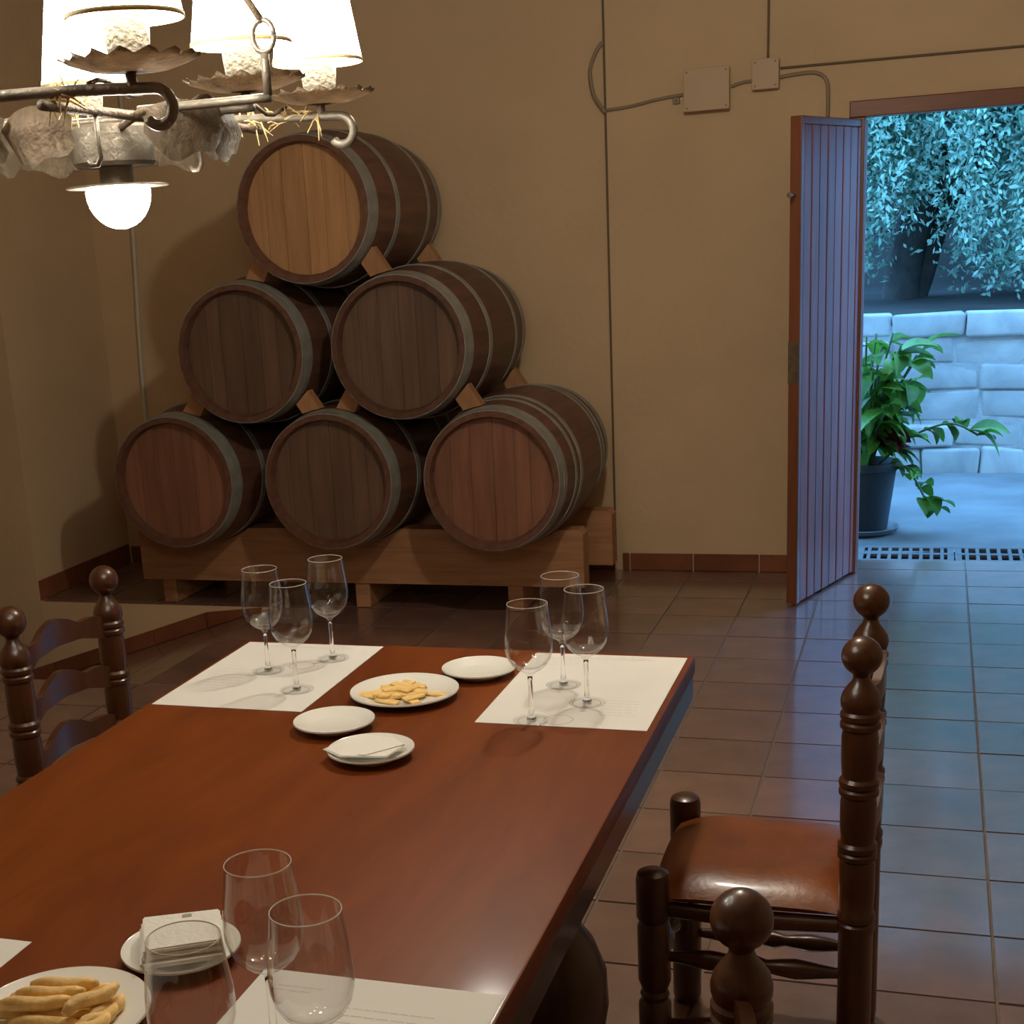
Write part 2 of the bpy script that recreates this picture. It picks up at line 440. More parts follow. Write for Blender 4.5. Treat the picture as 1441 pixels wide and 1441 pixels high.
# +y local is the side facing the doorway or the wall? put boards on the side facing +x world
side = 1 if (Matrix.Rotation(ang, 3, 'Z') @ Vector((0, 1, 0))).x > 0 else -1
def dbox(x0, x1, a, b_, z0, z1, bev=0):
    ya, yb = sorted((side*a, side*b_)); return nbox(x0, x1, ya, yb, z0, z1, bev=bev)
ZT = 2.0
obj('door_core', dbox(.01, LEN-.03, -.044, -.014, .012, ZT-.01), 'table_dark', door)
obj('door_stile', dbox(LEN-.03, LEN, -LT, 0, .008, ZT, .003), 'door_edge', door)
obj('door_stile', dbox(0, .022, -LT, 0, .008, ZT, .003), 'door_plank', door)
obj('door_rail', dbox(.0225, LEN-.0305, -LT, -.001, ZT-.03, ZT, .003), 'door_edge', door)
nb = 8; w = (LEN-.0525)/nb
for i in range(nb):
    obj('plank', dbox(.0225+i*w+.003, .0225+(i+1)*w-.003, -.0135, -.001-.0015*(i % 2), .01, ZT-.0305, .004), 'door_plank', door)
h = bmesh.new(); box(h, LEN+.0005, LEN+.003, -side*LT if side > 0 else .0, 0 if side > 0 else LT, .95, 1.12)
obj('lock_plate', h, 'iron', door)
bt = bmesh.new(); lathe(bt, [(.006, 0), (.006, .05), (.011, .052), (.011, .062), (0, .064)], 12, Matrix.Translation((LEN, -side*.024, 1.70)) @ Matrix.Rotation(pi/2, 4, 'Y'))
obj('latch_bolt', bt, 'iron_light', door, True)

# ------------------------------------------------------------------ outside: paving, garden wall, terrace
def quad_grid(x0, x1, y0, y1, nx, ny, fz):
    bm_ = bmesh.new(); g = [[bm_.verts.new((x0+(x1-x0)*i/nx, y0+(y1-y0)*j/ny, fz(x0+(x1-x0)*i/nx, y0+(y1-y0)*j/ny))) for j in range(ny+1)] for i in range(nx+1)]
    for i in range(nx):
        for j in range(ny): bm_.faces.new((g[i][j], g[i+1][j], g[i+1][j+1], g[i][j+1]))
    return bm_
def gz(x, y): return -.035 + .02*mnoise.noise((x*1.6, y*1.6, 0)) + .012*mnoise.noise((x*4, y*4, 3)) - .012*max(0, y-8)
tag(obj('ground', quad_grid(-4, 5, 7.52, 10.4, 90, 40, gz), 'paving', smooth='all'), 'pale uneven stone paving outside the doorway', kind='structure')
tag(obj('ground_threshold', nbox(-4, 5, YB+WT, YB+WT+.001+.0, -.12, -.012), 'paving'), 'thin paved strip at the doorstep', kind='structure')
dc = nbox(-4, 5, YB+WT+.002, 7.525, -.3, -.14); box(dc, -4, 5, 7.526, 7.7, -.3, -.07)
tag(obj('drain_channel', dc, 'pit'), 'dark drain channel under the grates', kind='structure')
def make_grate():
    e = empty('drain_grate', (0, 0, 0))
    LG, y0, y1, z0, z1 = .452, YB+WT+.006, 7.515, -.024, -.006
    for yy in (y0, (y0+y1)/2-.018, y1-.036):
        obj('long_bar', nbox(0, LG, yy, yy+.036, z0, z1, bev=.003, seg=1), 'grate', e)
    n = 9; p = (LG-.012)/n
    for k in range(n+1):
        wd = .016 if 0 < k < n else .03
        xx = .006+k*p-wd/2
        xx = max(0.0005, min(xx, LG-wd-.0005))
        for a, c in ((y0+.0365, (y0+y1)/2-.0185), ((y0+y1)/2+.0185, y1-.0365)):
            obj('cross_bar', nbox(xx, xx+wd, a, c, z0+.002, z1-.001), 'grate', e)
    return e
g0 = make_grate()
for k in range(-1, 3):
    g = g0 if k == -1 else copy_tree(g0)
    g.location = (-.325+.456*k, 0, 0)
    tag(g, 'pale concrete drain grate with square slots in the row outside the doorway', 'drain grate', 'drain grates across the doorstep')
# garden wall of stones
gw = empty('wall_garden', kind='structure', label='low dry limestone garden wall outside')
obj('wall_core', nbox(-3.2, 4.2, 10.018, 10.5, -.15, .90), 'mortar', gw)
z = -.08; row = 0
heights = [.19, .17, .2, .16, .18, .15]
for hh in heights:
    x = -3.2+random.uniform(-.3, 0)
    while x < 4.2:
        wd = random.uniform(.28, .55)
        bmx = bmesh.new(); dy = random.uniform(-.03, .02)
        box(bmx, x+.004, x+wd-.004, 10.0+dy, 10.2, z+.003+random.uniform(-.012, .012), z+hh-.003+random.uniform(-.012, .012), bev=.022, seg=3)
        for v in bmx.verts:
            q = v.co; d = mnoise.noise(q*7)*.02
            v.co += Vector((d, mnoise.noise(q*6+Vector((5, 0, 0)))*.03, mnoise.noise(q*4+Vector((0, 9, 0)))*.035))
        obj('stone', bmx, 'stone', gw, 'all')
        x += wd
    z += hh
def tz(x, y): return .90 + .022*(y-10.4) + max(0, y-13.2)*.75 + .03*mnoise.noise((x*1.2, y*1.2, 1))
tag(obj('ground_terrace', quad_grid(-7, 8, 10.3, 19, 60, 50, tz), 'soil', smooth='all'), 'dark soil terrace and bank above the garden wall', kind='structure')

# tree with weeping foliage
tree = empty('weeping_tree', (-.22, 12.4, .93), label='weeping blue-green tree with leaning trunk above the garden wall', cat='tree')
def tr_tube(name, pts, rr, mat='bark'):
    obj(name, ntube(catmull(pts, 6), [rr[0]+(rr[1]-rr[0])*i/(6*(len(pts)-1)) for i in range(6*(len(pts)-1)+1)], 12), mat, tree, 'all')
tr_tube('trunk', [(-.05, 0, -.1), (-.02, .0, .25), (.06, 0, .6), (.2, .05, 1.1), (.3, .1, 1.7)], (.15, .09))
tr_tube('trunk_fork', [(.02, .06, -.1), (.12, .08, .2), (.22, .1, .55), (.45, .1, 1.0), (.8, .05, 1.5)], (.10, .06))
tr_tube('branch', [(.25, .1, 1.4), (-.2, -.3, 1.75), (-.9, -.6, 1.9)], (.06, .03))
tr_tube('branch', [(.3, .1, 1.6), (.7, -.4, 2.0), (1.4, -.8, 1.9)], (.06, .03))
tr_tube('branch', [(.28, .1, 1.6), (.3, .2, 2.6), (.5, .1, 3.8)], (.09, .04))
tr_tube('branch', [(.8, .05, 1.5), (1.5, .0, 1.8), (2.3, -.2, 1.7)], (.05, .03))
rng = random.Random(11)
def leaves_mesh(strands, lw, ll, per, jit, rg):
    vs, fs = [], []
    for pts in strands:
        n = len(pts)
        for i in range(n-1):
            for k in range(per):
                t = rg.random(); p = pts[i].lerp(pts[i+1], t)+Vector((rg.gauss(0, jit), rg.gauss(0, jit), rg.gauss(0, jit)))
                d = Vector((rg.gauss(0, .6), rg.gauss(0, .6), rg.gauss(-.5, .5))).normalized()
                s = d.cross(Vector((rg.gauss(0, 1), rg.gauss(0, 1), rg.gauss(0, 1)))).normalized()
                l_ = ll*rg.uniform(.6, 1.4); w_ = lw*rg.uniform(.7, 1.3)
                b0 = len(vs)
                vs += [p, p+d*l_*.5+s*w_, p+d*l_, p+d*l_*.5-s*w_]
                fs.append((b0, b0+1, b0+2, b0+3))
    return vs, fs
strands = []
for c in range(290):
    bx, by = rng.uniform(-1.2, 2.9), rng.uniform(-1.3, .9)
    bz = 2.0+rng.uniform(-.5, .9) if c < 180 else rng.uniform(2.4, 4.6)
    be = (.45 if bx < .25 else .0) + rng.gauss(0, .2) + (.35 if by > .2 else 0)
    if c % 3 == 0 or c >= 180: be = bz-rng.uniform(.5, .9)
    bo = Vector((rng.uniform(-.1, .5), rng.uniform(-.25, .1), 0))
    if -.3 < bx+bo.x < .32 and by < .25: be = max(be, rng.uniform(.5, .85))       # the trunk shows below
    for k in range(9):
        sx, sy, sz = bx+rng.gauss(0, .11), by+rng.gauss(0, .09), bz+rng.gauss(0, .07)
        ez = max(be+rng.gauss(0, .14), .08)
        out = bo+Vector((rng.gauss(0, .07), rng.gauss(0, .06), 0))
        strands.append([Vector((sx, sy, sz))+out*(1-(1-t)**2)+Vector((0, 0, .15*sin(pi*t)-(sz-ez)*t**1.5)) for t in [i/7 for i in range(8)]])
vs, fs = leaves_mesh([s for s in strands if len(s) > 1], .012, .055, 16, .024, rng)
me = bpy.data.meshes.new('foliage'); me.from_pydata(vs, [], fs); me.update()
fo = obj('foliage', me, 'foliage', tree); tag(fo, kind='stuff')
# dense hedge on the bank behind
hd = empty('hedge_bank', (.3, 15.05, 1.5), label='dark dense shrubs covering the bank behind the weeping tree', cat='hedge')
vs, fs = [], []
for k in range(26000):
    x, y = rng.uniform(-3.2, 4), rng.uniform(-1.2, 2.5); zt = 1.0+.55*(y+.8)
    p = Vector((x, y, zt*rng.uniform(-.35, 1.15)+.35*mnoise.noise((x, y, 0))))
    d = Vector((rng.gauss(0, 1), rng.gauss(0, 1), rng.gauss(0, 1))).normalized(); s = d.orthogonal().normalized()
    l_ = rng.uniform(.06, .12); b0 = len(vs)
    vs += [p, p+d*l_*.5+s*l_*.3, p+d*l_, p+d*l_*.5-s*l_*.3]; fs.append((b0, b0+1, b0+2, b0+3))
me = bpy.data.meshes.new('hedge_leaves'); me.from_pydata(vs, [], fs); me.update()
tag(obj('hedge_leaves', me, 'hedge', hd), kind='stuff')
for k, xx in enumerate((-2.2, -.6, .9, 2.6)):
    obj('hedge_stem', ntube([(xx, .6, -.3), (xx+.1, .5, .4), (xx-.1, .6, 1.2)], [.05, .04, .02], 8), 'bark', hd, 'all')

# potted plant
pp = empty('potted_plant', (-.33, 8.02, -.03), label='leafy green plant in a dark blue pot outside the doorway', cat='plant')
obj('pot_saucer', nlathe([(0, 0), (.17, 0), (.19, .025), (.18, .027), (.165, .008), (0, .008)], 32), 'saucer', pp, True)
obj('pot', nlathe([(0, .012), (.125, .012), (.165, .33), (.178, .335), (.178, .375), (.16, .375), (.15, .33), (0, .33)], 40), 'pot', pp, True)
def leaf_mesh(name, L_, Wd, mat):
    bm_ = bmesh.new(); n = 7; rows = []
    for i in range(n+1):
        t = i/n; w_ = Wd*(sin(pi*min(1, t*.93+.03))**.75)*(1-.35*t)
        if i == n: w_ = .001
        zz = .12*L_*sin(pi*t)-.22*L_*t*t
        rows.append([bm_.verts.new((t*L_, -w_, zz+w_*.35)), bm_.verts.new((t*L_, 0, zz)), bm_.verts.new((t*L_, w_, zz+w_*.35))])
    for a, b_ in zip(rows, rows[1:]):
        for k in (0, 1): bm_.faces.new((a[k], a[k+1], b_[k+1], b_[k]))
    bmesh.ops.solidify(bm_, geom=bm_.faces[:], thickness=.0015)
    me_ = bpy.data.meshes.new(name); bm_.to_mesh(me_); bm_.free(); me_.materials.append(M[mat])
    for p in me_.polygons: p.use_smooth = True
    return me_
lm = [leaf_mesh('leaf', .16, .05, 'leaf'), leaf_mesh('leaf', .12, .042, 'leaf'), leaf_mesh('leaf', .2, .055, 'leaf')]
lred = leaf_mesh('leaf', .13, .05, 'leaf_red')
def add_leaf(p, az, el, roll, me_, stem=None):
    o = bpy.data.objects.new('leaf', me_); COL.objects.link(o); o.parent = stem or pp
    o.location = p; o.rotation_euler = (roll, -el, az)
rg = random.Random(5)
stems = []
for k in range(24):
    az = rg.uniform(-1.5, 1.5) if k % 3 else rg.uniform(0, 2*pi)
    hgt = rg.uniform(.35, .75); out = rg.uniform(.06, .3)
    stems.append([(rg.uniform(-.05, .05), rg.uniform(-.05, .05), .32), (out*.4*cos(az), out*.4*sin(az), .34+hgt*.5), (out*cos(az), out*sin(az), .34+hgt)])
stems.append([(.05, -.02, .33), (.22, -.06, .5), (.42, -.1, .58), (.56, -.12, .52)])
stems.append([(.05, -.05, .33), (.2, -.1, .36), (.3, -.12, .22), (.33, -.13, .12)])
stems.append([(.03, .0, .33), (.16, -.05, .75), (.3, -.06, .98)])
for st in stems:
    c = catmull(st, 5)
    stm = obj('stem', ntube(c, .006, 6), 'stem_green', pp, 'all')
    for i in range(3, len(c), 2):
        for s_ in range(2):
            d = (c[i]-c[i-1]); az = math.atan2(d.y, d.x)+rg.uniform(-1.5, 1.5)
            add_leaf(c[i], az, rg.uniform(-.6, .6), rg.uniform(-.5, .5), rg.choice(lm), stm)
for k in range(6):
    add_leaf((.12+rg.uniform(-.05, .05), -.12, .5+rg.uniform(-.09, .09)), rg.uniform(-1.5, .8), rg.uniform(-.7, .4), rg.uniform(-1, 1), lred)

# ------------------------------------------------------------------ wall fittings
def wallbox(name, x0, x1, z0, z1, d, label):
    e = empty(name, ((x0+x1)/2, YB, z0), label=label, cat='junction box')
    w_ = (x1-x0)/2; h_ = z1-z0
    obj('box_body', nbox(-w_, w_, -d*.7, -.0005, 0, h_, bev=.004), 'plastic', e)
    lid = obj('box_lid', nbox(-w_-.003, w_+.003, -d, -d*.7-.0003, -.003, h_+.003, bev=.004), 'plastic', e)
    for sx in (-1, 1):
        for zz in (.012, h_-.012):
            sub(obj('screw', nlathe([(.0045, 0), (.0045, .002), (0, .0025)], 8, Matrix.Translation((sx*(w_-.012), -d, zz)) @ Matrix.Rotation(pi/2, 4, 'X')), 'cable', e), lid)
    return e
wallbox('junction_box', -1.078, -.884, 2.09, 2.262, .06, 'large square junction box on the wall left of the doorway')
wallbox('junction_box', -.785, -.675, 2.157, 2.277, .045, 'small square junction box between the cables above the door leaf')
def cable(name, pts, r, mat, label, n=6):
    tag(obj(name, ntube(catmull(pts, n), r, 8), mat, None, 'all'), label, 'cable')
yc = YB-.008
cable('wall_cable', [(-1.437, yc, 2.128), (-1.33, yc, 2.135), (-1.2, yc, 2.155), (-1.083, yc, 2.165)], .007, 'cable', 'painted cable running from the wall edge to the large junction box')
cable('wall_cable', [(-.879, yc, 2.18), (-.83, yc, 2.193), (-.79, yc, 2.195)], .007, 'cable', 'short cable joining the two junction boxes')
cable('wall_cable', [(-.67, yc, 2.2), (-.6, yc, 2.207), (-.52, yc, 2.205), (-.475, yc, 2.17), (-.468, yc, 2.1), (-.468, yc, 2.02)], .008, 'cable', 'cable bending down behind the top of the door leaf')
cable('wall_cable', [(-.67, yc, 2.237), (-.3, yc, 2.236), (.31, yc, 2.234), (1.4, yc, 2.232)], .005, 'cable_dark', 'thin dark cable running above the doorway from the small box')
cable('wall_cable', [(-.722, yc, 2.283), (-.72, yc, 2.5), (-.717, yc, ZC-.002)], .005, 'cable_dark', 'thin dark cable rising from the small box to the ceiling')
cable('wall_cable', [(XS-.006, YB+.008, .1), (XS-.006, YB+.008, 1.2), (XS-.006, YB+.008, ZC-.002)], .006, 'cable_dark', 'thin dark cable standing in the vertical step of the back wall')
cable('wall_cable', [(XS-.012, YB+.005, 2.415), (-1.475, YB-.012, 2.38), (-1.503, YB-.02, 2.3), (-1.49, YB-.02, 2.2), (-1.455, YB-.012, 2.14), (XS-.002, YB-.009, 2.12)], .009, 'cable', 'looped cable bulging beside the vertical step of the wall')
cable('wall_conduit', [(-3.992, YB+.01, .2), (-3.965, YB+.01, 1.1), (-3.93, YB+.01, 1.75), (-3.9, YB+.01, ZC-.002)], .011, 'white_cable', 'thin pale conduit on the wall beside the barrel stack')
hk = empty('wall_clip', on_y(952, 142, YB), label='tiny cable clip under the large junction box', cat='clip')
obj('clip_body', nbox(-.016, .016, -.014, -.0005, -.014, .014, bev=.004), 'cable', hk)
obj('clip_nail', nlathe([(.004, 0), (.004, .004), (0, .005)], 8, Matrix.Translation((0, -.0145, 0)) @ Matrix.Rotation(pi/2, 4, 'X')), 'cable_dark', hk)

# ------------------------------------------------------------------ barrels
BL, RH, RB = .95, .289, .328
def brad(t): return RB-(RB-RH)*(2*t-1)**2      # t 0..1 along length
def make_barrel(name, loc, headmat, label, hoops):
    e = empty(name, loc, label=label, cat='barrel', group='stacked wine barrels')
    RX_ = Matrix.Rotation(-pi/2, 4, 'X')   # lathe z -> +y
    # body with stave grooves
    bmx = bmesh.new(); ns = 26; sub = 4; nr = 22
    rings = []
    prof = [(brad(0)-.030, .035), (brad(0)-.022, .0)] + [(brad(i/nr), BL*i/nr) for i in range(nr+1)] + [(brad(1)-.022, BL), (brad(1)-.03, BL-.035)]
    for r_, yy in prof:
        ring = []
        for k in range(ns*sub):
            a = 2*pi*k/(ns*sub); rr = r_-(.0022 if k % sub == 0 else 0)
            ring.append(bmx.verts.new((rr*cos(a), yy, rr*sin(a))))
        rings.append(ring)
    for A, B in zip(rings, rings[1:]):
        m_ = len(A)
        for k in range(m_): bmx.faces.new((A[k], A[(k+1) % m_], B[(k+1) % m_], B[k]))
    obj('stave_body', bmx, 'stave', e, True)
    # heads of boards
    for yy, th in ((.036, .018), (BL-.054, .018)):
        R_ = RH-.0305; nbd = 6; off = [-R_+2*R_*i/nbd+(random.uniform(-.012, .012) if 0 < i < nbd else 0) for i in range(nbd+1)]
        for i in range(nbd):
            x0, x1 = off[i]+.0008, off[i+1]-.0008
            top = []
            for k in range(9):
                xx = x0+(x1-x0)*k/8; top.append((xx, math.sqrt(max(0, R_*R_-xx*xx))))
            poly = top+[(xx, -zz) for xx, zz in reversed(top)]
            pl = []
            for q in poly:
                if not pl or (abs(q[0]-pl[-1][0])+abs(q[1]-pl[-1][1])) > 1e-5: pl.append(q)
            obj('head_board', nprism(pl, yy+random.uniform(0, .0015), yy+th), headmat, e)
        if yy > .1: continue
    # hoops
    for t0, wd in hoops:
        pr = []
        for k in range(4):
            t = t0+wd/BL*k/3; pr.append((brad(t)+.0035, t*BL))
        pr = [(brad(t0)-.0005, t0*BL)]+pr+[(brad(t0+wd/BL)-.0005, t0*BL+wd)]
        obj('hoop', nlathe(pr, 72, RX_, cap=False), 'hoop', e, True)
    return e
HA = [(.004, .042), (.052, .035), (.27, .035), (.695, .035), (.908, .035), (.953, .042)]
HB = [(.004, .042), (.056, .034), (.2, .022), (.27, .03), (.695, .03), (.78, .022), (.905, .034), (.953, .042)]
BY = 5.70
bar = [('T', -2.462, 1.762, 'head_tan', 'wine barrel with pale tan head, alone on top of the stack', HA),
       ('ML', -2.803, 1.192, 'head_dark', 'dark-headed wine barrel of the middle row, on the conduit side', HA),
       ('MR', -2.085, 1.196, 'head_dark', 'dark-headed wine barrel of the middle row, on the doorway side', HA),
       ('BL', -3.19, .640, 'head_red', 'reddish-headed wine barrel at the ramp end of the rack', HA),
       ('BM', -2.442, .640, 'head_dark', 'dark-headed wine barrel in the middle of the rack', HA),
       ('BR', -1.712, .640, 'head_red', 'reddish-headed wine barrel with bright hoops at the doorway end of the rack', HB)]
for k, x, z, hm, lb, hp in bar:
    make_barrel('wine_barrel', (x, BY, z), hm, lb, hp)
# rack: two scalloped beams on feet
rk = empty('barrel_rack', (-2.47, 6.25, 0), label='long scalloped wooden rack carrying the bottom barrels', cat='rack')
def beam(y0, y1, x0, x1, z0, z1):
    pts = [(x0, z0), (x1, z0), (x1, z1-.02), (x1-.02, z1)]
    ts = (y0+y1)/2-BY; R_ = brad(ts/BL)+.004
    for cx in (-1.712, -2.442, -3.19):
        dz = z1-.640; hw = math.sqrt(R_*R_-dz*dz)
        a0 = math.atan2(dz, hw); a1 = math.atan2(dz, -hw)
        if a1 > 0: a1 -= 2*pi
        if a0 > 0: a0 -= 2*pi
        for k in range(13):
            a = a0+(a1-a0)*k/12; xx, zz = cx+R_*cos(a), .640+R_*sin(a)
            if x0+.02 < xx < x1-.02: pts.append((xx, zz))
    pts += [(x0+.02, z1), (x0, z1-.02)]
    return nprism([(px-(-2.47), pz) for px, pz in pts], y0-6.25, y1-6.25)
obj('beam', beam(6.02, 6.12, -3.58, -1.405, .118, .372), 'rack', rk)
obj('beam', beam(6.46, 6.56, -3.58, -1.37, .118, .372), 'rack', rk)
for x in (-3.45, -2.45, -1.72):
    obj('rack_foot', nbox(x-.035+2.47, x+.035+2.47, 6.03-6.25, 6.55-6.25, .001, .1175, bev=.004), 'rack', rk)
# wedges chocking the barrels: in the notch on either side of a contact, resting on the lower barrel
def chocks(up, lo, side_, nm):
    up, lo = Vector(up), Vector(lo); d = up-lo; D = d.length; u = d/D
    t = Vector((u.y, -u.x)); t = t if t.x*side_ > 0 else -t      # tangent pointing out of the notch
    c = (up+lo)/2
    for Y, w_, where in ((BY+.10, .055, 'near end of the notch '), (BY+.80, .055, 'wall end of the notch ')):
        R_ = brad((Y-BY)/BL)-.004 if False else max(brad((Y-w_/2-BY)/BL), brad((Y+w_/2-BY)/BL))
        hg = lambda s_: D/2-math.sqrt(R_*R_-s_*s_)-.001
        s0, s1 = .055, .135
        pts = [c+t*s0+u*hg(s0), c+t*s1+u*hg(s0+.62*(s1-s0))*1.12, c+t*s1-u*hg(s0+.62*(s1-s0))*1.12, c+t*s0-u*hg(s0)]
        pts = [c+t*s0+u*hg(s0)*.9, c+t*s1+u*hg(s0)*1.55, c+t*s1-u*hg(s1)*.98, c+t*(s0+s1)/2-u*hg((s0+s1)/2)*.98, c+t*s0-u*hg(s0)*.9]
        e = empty('barrel_wedge', (c.x, Y, c.y), label='pine wedge at the '+where+nm, cat='wedge', group='wooden chocks between the barrels')
        obj('wedge_block', nprism([((p-c).x, (p-c).y) for p in pts], -w_/2, w_/2), 'wedge', e)
P = {k: (x, z) for k, x, z, *_ in bar}
chocks(P['T'], P['MR'], 1, 'under the top barrel, doorway side')
chocks(P['T'], P['ML'], -1, 'under the top barrel, conduit side')
chocks(P['MR'], P['BR'], 1, 'above the bright-hooped barrel')
chocks(P['MR'], P['BM'], -1, 'above the central barrel, doorway side')
chocks(P['ML'], P['BM'], 1, 'above the central barrel, conduit side')
chocks(P['ML'], P['BL'], -1, 'above the ramp-end barrel')

# ------------------------------------------------------------------ table
T = .775
tb = empty('dining_table', (-.937, 1.78, 0), label='long varnished brown dining table set with placemats', cat='table')
TXa, TXb, TYa, TYb = -1.437, -.437, .73, 2.835
ox, oy = .937, -1.78
obj('tabletop', nbox(TXa+ox, TXb+ox, TYa+oy, TYb+oy, T-.038, T, bev=.004), 'table', tb, True)
ap = bmesh.new()
box(ap, TXb-.03+ox, TXb-.003+ox, TYa+.01+oy, TYb-.01+oy, T-.088, T-.0385)
obj('apron', ap, 'table_dark', tb)
obj('apron', nbox(TXa+.003+ox, TXa+.03+ox, TYa+.01+oy, TYb-.01+oy, T-.088, T-.0385), 'table_dark', tb)
obj('apron', nbox(TXa+.031+ox, TXb-.031+ox, TYb-.04+oy, TYb-.012+oy, T-.088, T-.0385), 'table_dark', tb)
obj('apron', nbox(TXa+.031+ox, TXb-.031+ox, TYa+.012+oy, TYa+.04+oy, T-.088, T-.0385), 'table_dark', tb)
leg_prof = [(.04, .0), (.045, .02), (.045, .07), (.03, .09), (.05, .13), (.055, .17), (.03, .22), (.028, .27), (.045, .32), (.068, .38), (.08, .45), (.078, .51), (.06, .56), (.035, .595), (.045, .615), (.05, .64), (.05, T-.089)]
for ly in (.92, 1.98):
    for lx in (-1.35, -.525):
        obj('leg', nlathe(leg_prof, 28, Matrix.Translation((lx+ox, ly+oy, .0005))), 'table_dark', tb, True)
    obj('stretcher', nbox(-1.305+ox, -.57+ox, ly-.03+oy, ly+.03+oy, .03, .075, bev=.006), 'table_dark', tb)
obj('cross_beam', nbox(-1.40+ox, -.475+ox, 1.93+oy, 2.03+oy, T-.0885, T-.0386), 'table_dark', tb)

# ------------------------------------------------------------------ chairs
def post_prof(h0):
    z = lambda a: a
    return [(.027, 0), (.03, .02), (.03, .385), (.033, .395), (.033, .405), (.029, .409), (.033, .414), (.033, .424), (.029, .43),
            (.031, .47), (.031, .52), (.029, .527), (.034, .532), (.034, .540), (.030, .544), (.034, .548), (.034, .556), (.029, .562),
            (.031, .59), (.031, .635), (.029, .646), (.034, .651), (.034, .659), (.030, .663), (.034, .668), (.034, .676), (.029, .682),
            (.031, .71), (.031, .755), (.029, .768), (.034, .773), (.034, .781), (.030, .785), (.034, .79), (.034, .798), (.030, .803),
            (.0335, .812), (.034, .822), (.031, .834), (.024, .845), (.016, .855), (.0135, .863), (.016, .869)] + \
           [(.034*sin(a), .899-.034*cos(a)) for a in [radians(d) for d in range(32, 181, 12)]] + [(0, .933)]
def make_chair():
    e = empty('dining_chair')
    HW = .189
    for s in (-1, 1):
        prof = post_prof(0)
        bmx = nlathe(prof, 28)
        obj('back_post', bmx, 'chair', e, True, (.181, s*HW, .0005))
    for s in (-1, 1):
        pr = [(.026, 0), (.03, .015), (.03, .09), (.024, .1), (.031, .12), (.031, .2), (.024, .21), (.028, .22), (.024, .23), (.031, .25), (.031, .36), (.027, .372), (.032, .38), (.032, .455), (.029, .468), (.018, .474), (0, .474)]
        obj('front_leg', nlathe(pr, 24), 'chair', e, True, (-.181, s*HW, .0005))
    # slats: curved, with a camel-back outline
    for zc in (.795, .675, .555):
        bmx = bmesh.new(); n = 28; F_, B_ = [], []
        for i in range(n+1):
            u = -1+2*i/n; y = u*(HW-.02); bow = .028*(1-u*u)
            arch = .030*(1-abs(u)**1.6)
            dip = -.010*math.exp(-((abs(u)-.52)/.16)**2)
            zt = zc+.022+arch+dip*1.2+(.006*math.exp(-(u/.2)**2)); zb = zc-.03+arch*.85-dip*.4
            F_.append((bmx.verts.new((.181+bow-.008, y, zb)), bmx.verts.new((.181+bow-.008, y, zt))))
            B_.append((bmx.verts.new((.181+bow+.008, y, zb)), bmx.verts.new((.181+bow+.008, y, zt))))
        for i in range(n):
            bmx.faces.new((F_[i][0], F_[i][1], F_[i+1][1], F_[i+1][0])); bmx.faces.new((B_[i][0], B_[i+1][0], B_[i+1][1], B_[i][1]))
            bmx.faces.new((F_[i][1], B_[i][1], B_[i+1][1], F_[i+1][1])); bmx.faces.new((F_[i][0], F_[i+1][0], B_[i+1][0], B_[i][0]))
        bmx.faces.new((F_[0][0], B_[0][0], B_[0][1], F_[0][1])); bmx.faces.new((F_[n][0], F_[n][1], B_[n][1], B_[n][0]))
        obj('slat', bmx, 'chair', e, True)
    # seat: plump leather pad
    bmx = bmesh.new(); n = 24; g = {}
    def seat_z(u, v): return .447+.016*(1-u**4)*(1-v**4)-.022*max(0, u*u*u*u*.6+v*v*v*v*.9)-.012*math.exp(-(u*u+v*v)/.4)
    for i in range(n+1):
        for j in range(n+1):
            u, v = -1+2*i/n, -1+2*j/n
            uu = u*math.sqrt(1-.10*v*v); vv = v*math.sqrt(1-.06*u*u)
            g[i, j] = bmx.verts.new((uu*.185-.004, vv*.20, seat_z(u, v)))
    for i in range(n):
        for j in range(n): bmx.faces.new((g[i, j], g[i+1, j], g[i+1, j+1], g[i, j+1]))
    border = [e_ for e_ in bmx.edges if e_.is_boundary]
    ret = bmesh.ops.extrude_edge_only(bmx, edges=border)
    nv = [v for v in ret['geom'] if isinstance(v, bmesh.types.BMVert)]
    for v in nv: v.co.z = .415; v.co.x *= .97; v.co.y *= .965
    bmesh.ops.holes_fill(bmx, edges=[e_ for e_ in bmx.edges if e_.is_boundary], sides=0)
    obj('seat', bmx, 'seat', e, True)
    fr_ = bmesh.new()
    for s in (-1, 1): tube(fr_, [(-.15, s*.186, .395), (0, s*.186, .39), (.15, s*.186, .395)], [.015, .018, .015], 10)
    for s in (-1, 1): tube(fr_, [(s*.181, -.16, .395), (s*.181, 0, .39), (s*.181, .16, .395)], [.015, .018, .015], 10)
    obj('seat_frame', fr_, 'chair', e, True)
    def turned(p0, p1):
        p0, p1 = Vector(p0), Vector(p1); rr = [.009, .012, .016, .019, .016, .012, .02, .012, .016, .019, .016, .012, .009]
        return ntube([p0.lerp(p1, i/12) for i in range(13)], rr, 12)
    for s in (-1, 1):
        obj('stretcher', turned((-.155, s*HW, .30), (.155, s*HW, .30)), 'chair', e, True)
        obj('stretcher', turned((-.155, s*HW, .16), (.155, s*HW, .16)), 'chair', e, True)
    obj('stretcher', turned((-.181, -.162, .27), (-.181, .162, .27)), 'chair', e, True)
    obj('stretcher', turned((.181, -.162, .22), (.181, .162, .22)), 'chair', e, True)
    return e
ch = make_chair()
ch.location = (-.278, 2.64, 0); ch.rotation_euler = (0, 0, radians(0))
tag(ch, 'turned dark wooden chair whose brown leather seat shows, door side of the table', 'chair', 'ladder-back dining chairs')
c2 = copy_tree(ch); c2.location = (-.355, 1.247, 0)
